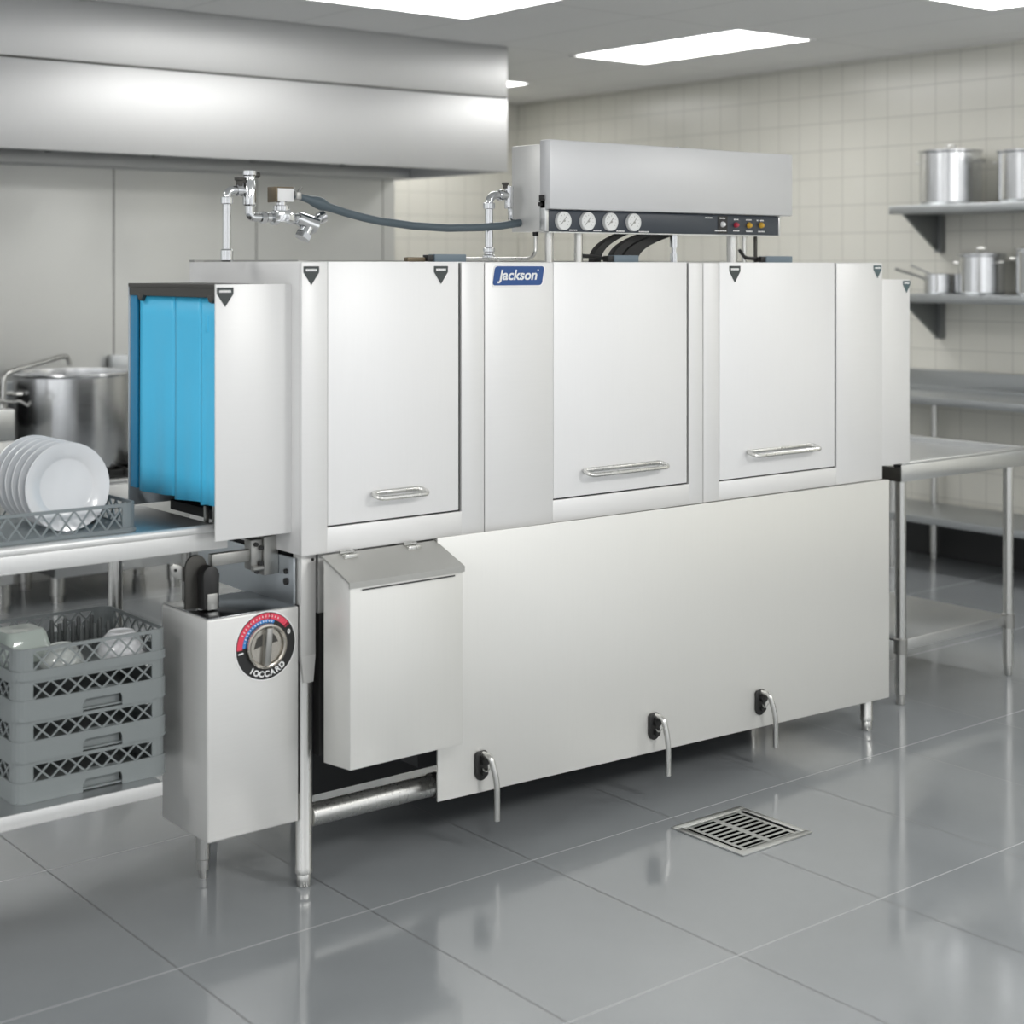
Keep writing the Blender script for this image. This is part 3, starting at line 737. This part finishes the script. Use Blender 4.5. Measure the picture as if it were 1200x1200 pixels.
# ------------------------------------------------------------------ dish racks
def dish_rack(x0, x1, y0, y1, z0, h, zl, mat, label, group, slot=True, pegs=True):
    """plastic warewashing rack: solid band to height zl, open lattice above it, rim on top"""
    cx, cy = (x0 + x1) / 2, (y0 + y1) / 2
    r = thing('dish_rack', label, 'dish rack', (cx, cy, z0), group)
    R_, th = .030, .005
    def wall(mb, a, b, off=0.0, n=5, sel=None):
        o_ = rounded_rect(x0 - off, x1 + off, y0 - off, y1 + off, R_, n); i_ = rounded_rect(x0 - off + th, x1 + off - th, y0 - off + th, y1 + off - th, R_ - th, n)
        N = len(o_)
        for k in range(N):
            k2 = (k + 1) % N
            if sel and not sel(k): continue
            vs = [(*o_[k], a), (*o_[k2], a), (*i_[k2], a), (*i_[k], a), (*o_[k], b), (*o_[k2], b), (*i_[k2], b), (*i_[k], b)]
            mb._poly(vs, [(0, 1, 2, 3), (4, 7, 6, 5), (0, 4, 5, 1), (2, 6, 7, 3), (1, 5, 6, 2), (0, 3, 7, 4)])
    za, zb = z0 + zl, z0 + h
    b = MB()
    straight_front = 17  # index of the straight segment along y0
    if slot:
        wall(b, z0, za, .003, sel=lambda k: k != straight_front)
        mxa, mxb, sz = cx - .030, cx + .072, z0 + zl * .62
        yy = y0 - .003
        b.box(x0 - .003 + R_, mxa, yy, yy + th, z0, za); b.box(mxb, x1 + .003 - R_, yy, yy + th, z0, za)
        b.prism([(mxa, za), (mxa, z0 + zl * .4), (mxa + .008, sz), (mxb - .004, sz), (mxb, z0 + zl * .4), (mxb, za)], 'y', yy, yy + th)
        b.box(mxa, mxb, yy + .020, yy + .024, z0 + .004, za)
    else:
        wall(b, z0, za, .003)
    wall(b, zb - .008, zb, .0)                                    # rim
    corner = lambda k: k % 6 != 5
    wall(b, za, zb - .008, 0, sel=corner)
    # short solid flats beside each corner
    c = R_ + .012
    for (yy, s) in ((y0, 1), (y1 - th, 1)):
        b.box(x0 + R_, x0 + c, yy, yy + th, za, zb - .008); b.box(x1 - c, x1 - R_, yy, yy + th, za, zb - .008)
    for xx in (x0, x1 - th):
        b.box(xx, xx + th, y0 + R_, y0 + c, za, zb - .008); b.box(xx, xx + th, y1 - c, y1 - R_, za, zb - .008)
    b.box(x0 + .004, x1 - .004, y0 + .004, y1 - .004, z0 + .003, z0 + .007)
    b.build('basket', mat, r)
    lo, hi = za - .001, zb - .007
    def lat(p, q, nrm):
        lt = MB()
        p = Vector(p); q = Vector(q); L = (q - p).length; n = max(2, round(L / .041)); d = (q - p) / n
        for k in range(n):
            A, B = p + d * k, p + d * (k + 1)
            lt.bar((A.x, A.y, lo), (B.x, B.y, hi), .0042, .003, nrm); lt.bar((A.x, A.y, hi), (B.x, B.y, lo), .0042, .0032, nrm)
        lt.build('lattice', mat, r)
    m = th / 2
    lat((x0 + c, y0 + m, 0), (x1 - c, y0 + m, 0), (0, 1, 0)); lat((x0 + c, y1 - m, 0), (x1 - c, y1 - m, 0), (0, 1, 0))
    lat((x0 + m, y0 + c, 0), (x0 + m, y1 - c, 0), (1, 0, 0)); lat((x1 - m, y0 + c, 0), (x1 - m, y1 - c, 0), (1, 0, 0))
    if pegs:
        for px_, py_ in pegs:
            pg = MB(); pg.lathe([(.007, 0), (.006, .055), (.004, .062), (0, .063)], (px_, py_, z0 + .007), 8)
            pg.build('peg', 'peg', r)
    return r

SX0, SX1, SY0, SY1 = 1.415, 1.803, 3.612, 3.960
ZR = .3335
top_pegs = [(1.622 + .036 * i, 3.80 + .05 * j) for i in range(4) for j in range(3)]
hgt = .096
labels = ['grey lattice dish rack at the bottom of the stack under the table',
          'grey lattice dish rack second from the bottom of the stack under the table',
          'grey lattice dish rack just below the topmost open one of the stack']
for k in range(3):
    dish_rack(SX0, SX1, SY0, SY1, ZR + k * (hgt + .0005), hgt, .050, 'rack', labels[k], 'stacked racks under the dish table', True, None)
zt = ZR + 3 * (hgt + .0005)
dish_rack(SX0, SX1, SY0, SY1, zt, .074, .022, 'rack', 'topmost grey rack of the stack, holding upturned bowls and pegs', 'stacked racks under the dish table', False, top_pegs)

# dishes lying in the top rack
zi = zt + .008
def square_bowl(cx, cy, z, a, b_, h, rot, name, label, cat, mat, group):
    mb = MB(); rings = []
    M4 = Matrix.Translation((cx, cy, z)) @ Matrix.Rotation(rot, 4, 'Z')
    for s, q in ((1.0, 0), (.985, .02), (.80, .55), (.70, .9), (.62, 1.0), (.3, 1.0), (.02, .985)):
        rings.append([M4 @ Vector((p[0], p[1], h * q)) for p in rounded_rect(-a * s, a * s, -b_ * s, b_ * s, min(a, b_) * s * .35, 5)])
    mb.loft(rings, cap=False)
    mb.bm.faces.new([v for v in mb.bm.verts[-24:]])
    o = mb.build(name, mat, None, (cx, cy, z)); tag(o, label, cat, group); return o
square_bowl(1.500, 3.810, zi, .076, .068, .072, .12, 'glass_dish', 'upturned square greenish glass dish in the top stacked rack', 'glass dish', M['glass'], 'dishes in the top stacked rack')
def bowl(cx, cy, z, r, h, label, mat, tilt=0.0):
    mb = MB()
    mb.lathe([(r, 0), (r * 1.005, .004), (r * .93, h * .35), (r * .72, h * .75), (r * .55, h * .93), (r * .50, h), (r * .47, h), (r * .46, h * .95), (0, h * .94)], (cx, cy, z), 36, Matrix.Rotation(tilt, 4, 'Y'))
    o = mb.build('bowl', mat, None, (cx, cy, z)); return tag(o, label, 'bowl', 'dishes in the top stacked rack')
bowl(1.556, 3.680, zi, .054, .050, 'flat upturned pale bowl at the front of the top stacked rack', M['stoneware'])
bowl(1.715, 3.690, zi, .062, .058, 'upturned white bowl with foot ring near the pedestal box end of the top stacked rack', M['china'])

# rack on the table with plates
RX0, RX1, RY0, RY1, RZ = 1.330, 1.748, 3.662, 4.030, TZ - .0115
dish_rack(RX0, RX1, RY0, RY1, RZ, .072, .010, 'rack_top', 'shallow blue-grey dish rack of white plates standing on the dish table', 'rack on the dish table', False,
          [(1.42 + .03 * i, 3.80 + .043 * j) for j in range(5) for i in (0, 9)])
pr = .1085
pm = MB(); RYm = Matrix.Rotation(pi / 2, 4, 'X') @ Matrix.Identity(4)
prof = [(0, .004), (.066, .004), (.071, .0055), (.076, .010), (pr - .004, .0155), (pr, .0165), (pr + .001, .0145), (pr - .004, .0115), (.078, .005), (.068, 0), (.060, -.003), (.056, 0), (0, 0)]
pm.lathe([(r, h) for r, h in prof], (0, 0, 0), 64, RYm)
plate0 = pm.build('dinner_plate', 'china', None, (0, 0, 0))
PL = ['white dinner plate at the very front of the row in the rack, face fully seen',
      'white dinner plate second from the front of the row in the rack',
      'white dinner plate third from the front of the row in the rack',
      'white dinner plate fourth from the front of the row in the rack',
      'white dinner plate fifth from the front of the row in the rack',
      'white dinner plate at the back of the row in the rack, highest in view']
for k in range(6):
    o = plate0 if k == 0 else plate0.copy()
    if k: COL.objects.link(o)
    o.location = (1.592, 3.742 + .043 * k, RZ + .0075 + pr * cos(.06)); o.rotation_euler = (-.06, 0, 0)
    tag(o, PL[k], 'plate', 'white plates in the rack on the dish table')

# ------------------------------------------------------------------ right clean table
ct = thing('clean_table', 'steel outlet table with raised rim and low shelf at the machine exit', 'table', (5.1, 3.9, 0))
cx0, cx1, cyf, cyr, cz = 4.695, 5.500, 3.578, 4.330, .888
MB().box(cx0 + .02, cx1 - .02, cyf + .02, cyr - .02, cz - .03, cz - .022).build('tabletop', 'brushed', ct)
rm = MB()
rm.box(cx0, cx1, cyf, cyf + .035, cz - .012, cz, .004); rm.box(cx1 - .035, cx1, cyf + .035, cyr, cz - .012, cz, .004); rm.box(cx0, cx1 - .035, cyr - .035, cyr, cz - .012, cz, .004)
rm.box(cx0, cx1, cyf + .001, cyf + .005, cz - .072, cz - .011, .001); rm.box(cx1 - .005, cx1 - .001, cyf + .005, cyr, cz - .072, cz - .011, .001)
rm.box(cx1 - .040, cx1 - .035, cyf + .035, cyr - .035, cz - .024, cz - .004); rm.box(cx0, cx1 - .035, cyf + .035, cyf + .040, cz - .024, cz - .004)
rm.build('rim', 'brushed', ct)
MB().box(cx0 - .001, cx0 + .004, cyf + .006, cyr, cz - .072, cz - .022, .001).build('end_apron', 'dark_metal', ct)
for x, y in ((4.722, 3.604), (5.390, 3.600), (4.722, 4.26), (5.390, 4.26)):
    l = MB(); l.lathe([(0, 0), (.013, 0), (.0165, .006), (.0165, .035), (.020, .038), (.020, cz - .03), (0, cz - .03)], (x, y, 0), 20)
    o = l.build('leg', 'tube', ct)
    c_ = MB(); c_.lathe([(.0203, 0), (.025, .002), (.025, .055), (.0203, .058)], (x, y, .185), 18); c_.build('shelf_socket', 'dull', o)
MB().box(4.722, 5.390, 3.606, 4.26, .226, .234, .001).box(4.722, 5.390, 3.600, 3.6055, .196, .234, .001).box(5.386, 5.390, 3.606, 4.26, .196, .226).build('lower_shelf', 'brushed', ct)

# ------------------------------------------------------------------ floor drain
fd = thing('floor_drain', 'square steel floor drain grate with two columns of slots', 'drain', (3.31, 3.08, 0))
fx0, fx1, fy0, fy1 = 3.170, 3.452, 2.940, 3.217
MB().box(fx0 + .012, fx1 - .012, fy0 + .012, fy1 - .012, .0002, .001).build('pan', 'pit', fd)
f = MB()
for a in ((fx0, fx1, fy0, fy0 + .022), (fx0, fx1, fy1 - .022, fy1), (fx0, fx0 + .022, fy0 + .022, fy1 - .022), (fx1 - .022, fx1, fy0 + .022, fy1 - .022)):
    f.box(*a, .0002, .005, .001)
f.build('frame', 'drain', fd)
g = MB(); gx0, gx1, gy0, gy1 = fx0 + .034, fx1 - .034, fy0 + .034, fy1 - .034
xm_ = (gx0 + gx1) / 2
ga, gb = .0024, .0032
g.box(gx0, gx0 + .012, gy0, gy1, ga, gb); g.box(gx1 - .012, gx1, gy0, gy1, ga, gb); g.box(xm_ - .010, xm_ + .010, gy0, gy1, ga, gb)
g.box(gx0 - .012, gx1 + .012, gy0 - .012, gy0, ga, gb); g.box(gx0 - .012, gx1 + .012, gy1, gy1 + .012, ga, gb)
n = 9
for k in range(n + 1):
    yy = gy0 + (gy1 - gy0) * k / n
    g.box(gx0 + .012, xm_ - .010, yy - .005, yy + .005, ga, gb); g.box(xm_ + .010, gx1 - .012, yy - .005, yy + .005, ga, gb)
g.build('grate', 'drain', fd)

# ------------------------------------------------------------------ cooking line at the back left
st = thing('stock_pot_stove', 'low steel stove with black burner grate under the big stock pot', 'stove', (3.33, 7.4, 0))
MB().box(2.96, 3.72, 7.08, 7.70, .14, .560, .005).build('body', 'brushed', st)
MB().box(2.955, 3.725, 7.07, 7.71, .5605, .580, .003).build('top', 'brushed', st)
gr = MB(); gr.box(2.98, 3.70, 7.10, 7.68, .5805, .590)
for k in range(9): gr.box(2.99 + k * .085, 3.01 + k * .085, 7.11, 7.67, .590, .622)
for k in range(4): gr.box(2.99, 3.69, 7.13 + k * .17, 7.15 + k * .17, .590, .618)
gr.build('burner_grate', 'iron', st)
for x in (3.03, 3.64):
    for y in (7.22, 7.62):
        l = MB(); l.lathe([(0, 0), (.028, 0), (.028, .03), (.036, .034), (.036, .14), (0, .14)], (x, y, 0), 16); l.build('leg', 'tube', st)
MB().box(2.97, 3.71, 7.715, 7.755, .50, 1.02, .003).box(3.53, 3.70, 7.70, 7.755, 1.0, 1.135, .004).build('back_riser', 'shelf', st)
cr = thing('fryer_cabinet', 'steel cooking cabinet beside the big stock pot, partly out of frame', 'cooker', (2.4, 7.4, 0))
MB().box(2.0, 2.766, 7.08, 7.70, .14, .80, .005).build('body', 'brushed', cr)
MB().box(2.0, 2.766, 7.07, 7.36, .802, .945, .006).build('front_panel', 'brushed', cr)
MB().box(2.0, 2.766, 7.37, 7.72, .802, 1.03, .004).build('black_well', 'iron', cr)
for x in (2.10, 2.735):
    for y in (7.17, 7.62):
        l = MB(); l.lathe([(0, 0), (.035, 0), (.035, .03), (.045, .034), (.045, .14), (0, .14)], (x, y, 0), 16); l.build('leg', 'tube', cr)
sp = thing('stock_pot', 'very large open steel stock pot on the low stove under the exhaust hood', 'pot', (3.18, 7.4, .6225))
p = MB(); zb_, zt_, R_ = .6225, 1.080, .275
p.lathe([(0, zb_), (R_ - .02, zb_), (R_ - .005, zb_ + .008), (R_, zb_ + .025), (R_, zt_ - .015), (R_ + .008, zt_ - .004), (R_ + .006, zt_ + .003), (R_ - .004, zt_), (R_ - .006, zt_ - .02), (R_ - .006, zb_ + .012), (0, zb_ + .012)], (3.18, 7.4, 0), 56)
p.build('pot_body', 'pot', sp)
for s in (-1, 1):
    h = MB(); h.tube(fillet([(3.18 + s * .273, 7.34, .99), (3.18 + s * .325, 7.34, .99), (3.18 + s * .325, 7.46, .99), (3.18 + s * .273, 7.46, .99)], .03), .008, 8); h.build('handle', 'tube', sp)
fa = thing('pot_filler_faucet', 'steel swan-arm faucet reaching over the big stock pot', 'faucet', (2.735, 7.14, .945))
f = MB(); f.tube(fillet([(2.735, 7.14, .9455), (2.742, 7.14, 1.105), (3.06, 7.24, 1.168), (3.098, 7.25, 1.166), (3.105, 7.252, 1.125)], .035, 8), .0115, 12); f.build('spout', 'tube', fa)
f = MB(); f.lathe([(0, 0), (.022, 0), (.022, .02), (.014, .03), (0, .03)], (2.735, 7.14, .9455), 14); f.tube([(2.71, 7.12, .985), (2.775, 7.105, .975), (2.80, 7.10, .978), (2.835, 7.09, .955), (2.845, 7.09, .972)], .007, 8); f.build('lever', 'tube', fa)

# ------------------------------------------------------------------ right wall: shelves, pots, bench
def shelf(z, label):
    s = thing('wall_shelf', label, 'shelf', (7.1, 4.4, z), 'steel shelves on the tiled wall')
    MB().box(6.92, XW - .001, 3.0, 5.36, z - .045, z, .004).build('shelf_board', 'shelf', s)
    for y in (5.30, 3.6):
        b = MB(); b.prism([(6.965, z - .046), (XW - .001, z - .046), (XW - .001, z - .245), (XW - .035, z - .245)], 'y', y - .008, y + .008, .001)
        b.box(XW - .045, XW - .001, y - .03, y + .012, z - .25, z - .046)
        b.build('bracket', 'bracket', s)
ZS1, ZS2 = 1.925, 1.452
shelf(ZS1, 'upper steel shelf on the tiled wall, carrying two tall lidded pots')
shelf(ZS2, 'lower steel shelf on the tiled wall, carrying saucepans and shorter pots')
def lidded_pot(x, y, z, r, h, label, lid=True):
    t = thing('cooking_pot', label, 'pot', (x, y, z), 'pots on the wall shelves')
    p = MB(); p.lathe([(0, 0), (r - .01, 0), (r, .012), (r, h - .008), (r + .006, h), (r - .003, h), (r - .004, .01), (0, .01)], (x, y, z), 40); p.build('pot_body', 'pot', t)
    if lid:
        l = MB(); l.lathe([(r + .007, .0005), (r + .007, .008), (r * .8, .014), (r * .2, .018), (0, .018)], (x, y, z + h), 40); l_ = l.build('lid', 'pot', t)
        k = MB(); k.tube(fillet([(x, y - .028, z + h + .012), (x, y - .028, z + h + .038), (x, y + .028, z + h + .038), (x, y + .028, z + h + .012)], .012), .005, 8); k.build('knob', 'tube', l_)
    for s in (-1, 1):
        hb = MB(); yy = y + s * (r - .004); e = s * .042
        hb.tube(fillet([(x - .04, yy, z + h * .80), (x - .04, yy + e, z + h * .82), (x + .04, yy + e, z + h * .82), (x + .04, yy, z + h * .80)], .02), .006, 8); hb.build('handle', 'tube', t)
    return t
lidded_pot(7.085, 5.083, ZS1 + .0005, .160, .280, 'tall lidded pot nearest the bracket end of the upper wall shelf')
lidded_pot(7.085, 4.600, ZS1 + .0005, .160, .255, 'second tall lidded pot on the upper wall shelf, partly out of frame')
lidded_pot(7.085, 4.890, ZS2 + .0005, .118, .205, 'medium lidded pot beside the small saucepans on the lower wall shelf')
lidded_pot(7.085, 4.545, ZS2 + .0005, .118, .230, 'lidded pot on the lower wall shelf beyond the medium one, mostly out of frame')
def saucepan(x, y, z, r, h, ang, rise, label):
    t = thing('saucepan', label, 'saucepan', (x, y, z), 'saucepans on the lower wall shelf')
    p = MB(); p.lathe([(0, 0), (r - .006, 0), (r, .008), (r, h), (r + .003, h + .002), (r - .003, h), (r - .003, .006), (0, .006)], (x, y, z), 36); p.build('pan_body', 'pot', t)
    d = Vector((cos(ang), sin(ang), 0))
    a = Vector((x, y, z + h * .75)) + d * (r - .003); b_ = a + d * .03 + Vector((0, 0, .012)); c_ = a + d * .17 + Vector((0, 0, rise))
    hb = MB(); hb.tube([a, b_, c_], [.007, .006, .008], 8); hb.build('handle', 'dull', t)
saucepan(7.03, 5.12, ZS2 + .0005, .074, .105, radians(150), .055, 'small saucepan in front on the lower shelf, lower of the two raised handles')
saucepan(7.20, 5.125, ZS2 + .0005, .074, .105, radians(128), .075, 'small saucepan behind the other one on the lower shelf, against the tiles')

wb = thing('wall_bench', 'long steel wall bench with backsplash and low shelf along the tiled wall', 'table', (7.0, 4.0, 0))
WX = 6.78
MB().box(WX, XW - .02, 2.6, 5.62, .885, .925, .003).build('worktop', 'shelf', wb)
MB().box(XW - .03, XW - .001, 2.6, 5.62, .926, 1.03, .003).box(XW - .10, XW - .03, 2.6, 5.62, .926, .94, .002).build('backsplash', 'shelf', wb)
MB().box(WX + .03, XW - .03, 2.6, 5.58, .262, .300, .003).build('lower_shelf', 'shelf', wb)
for y in (5.28, 4.0):
    for x in (WX + .07, XW - .09):
        l = MB(); l.lathe([(0, 0), (.016, 0), (.016, .03), (.020, .034), (.020, .885), (0, .885)], (x, y, 0), 16); l.build('leg', 'tube', wb)

# ------------------------------------------------------------------ world, camera, colour
struct(MB().box(XW - .012, XW - .0005, -2, YB, .001, .27, .002).build('bench_shade_band', 'bench_shade', smooth=False))  # added dark band: the bench's shade painted along the foot of the wall
wd = bpy.data.worlds.new('kitchen_ambient'); SC.world = wd; wd.use_nodes = True
bg = wd.node_tree.nodes['Background']; bg.inputs['Strength'].default_value = 1.08
# soft light and dark patches all round, like the unseen half of a kitchen, so that chrome has something to mirror
nt = wd.node_tree; tc = nt.nodes.new('ShaderNodeTexCoord'); mp = nt.nodes.new('ShaderNodeMapping'); mp.inputs['Scale'].default_value = (5.5, 5.5, 1.2)
no = nt.nodes.new('ShaderNodeTexNoise'); no.inputs['Scale'].default_value = 2.6; no.inputs['Detail'].default_value = 1.0
rp = nt.nodes.new('ShaderNodeValToRGB'); rp.color_ramp.elements[0].position = .40; rp.color_ramp.elements[0].color = (.34, .35, .36, 1)
rp.color_ramp.elements[1].position = .56; rp.color_ramp.elements[1].color = (1.34, 1.36, 1.38, 1)
nt.links.new(tc.outputs['Generated'], mp.inputs['Vector']); nt.links.new(mp.outputs['Vector'], no.inputs['Vector'])
nt.links.new(no.outputs['Fac'], rp.inputs['Fac']); nt.links.new(rp.outputs['Color'], bg.inputs['Color'])

cam = bpy.data.cameras.new('camera'); co = bpy.data.objects.new('camera', cam); COL.objects.link(co)
co.location = (0, 0, 1.6); co.rotation_euler = (pi / 2, 0, math.atan2(2300, 1851) - pi / 2)
cam.sensor_width = 36; cam.lens = 1851 * 36 / 1200; cam.shift_y = -288 / 1200
cam.dof.use_dof = True; cam.dof.focus_distance = 4.6; cam.dof.aperture_fstop = 2.4
cam.clip_start = .05
SC.camera = co
SC.view_settings.view_transform = 'Standard'; SC.view_settings.look = 'None'
SC.view_settings.exposure = 0.0
SC.cycles.use_denoising = True
SC.cycles.max_bounces = 8
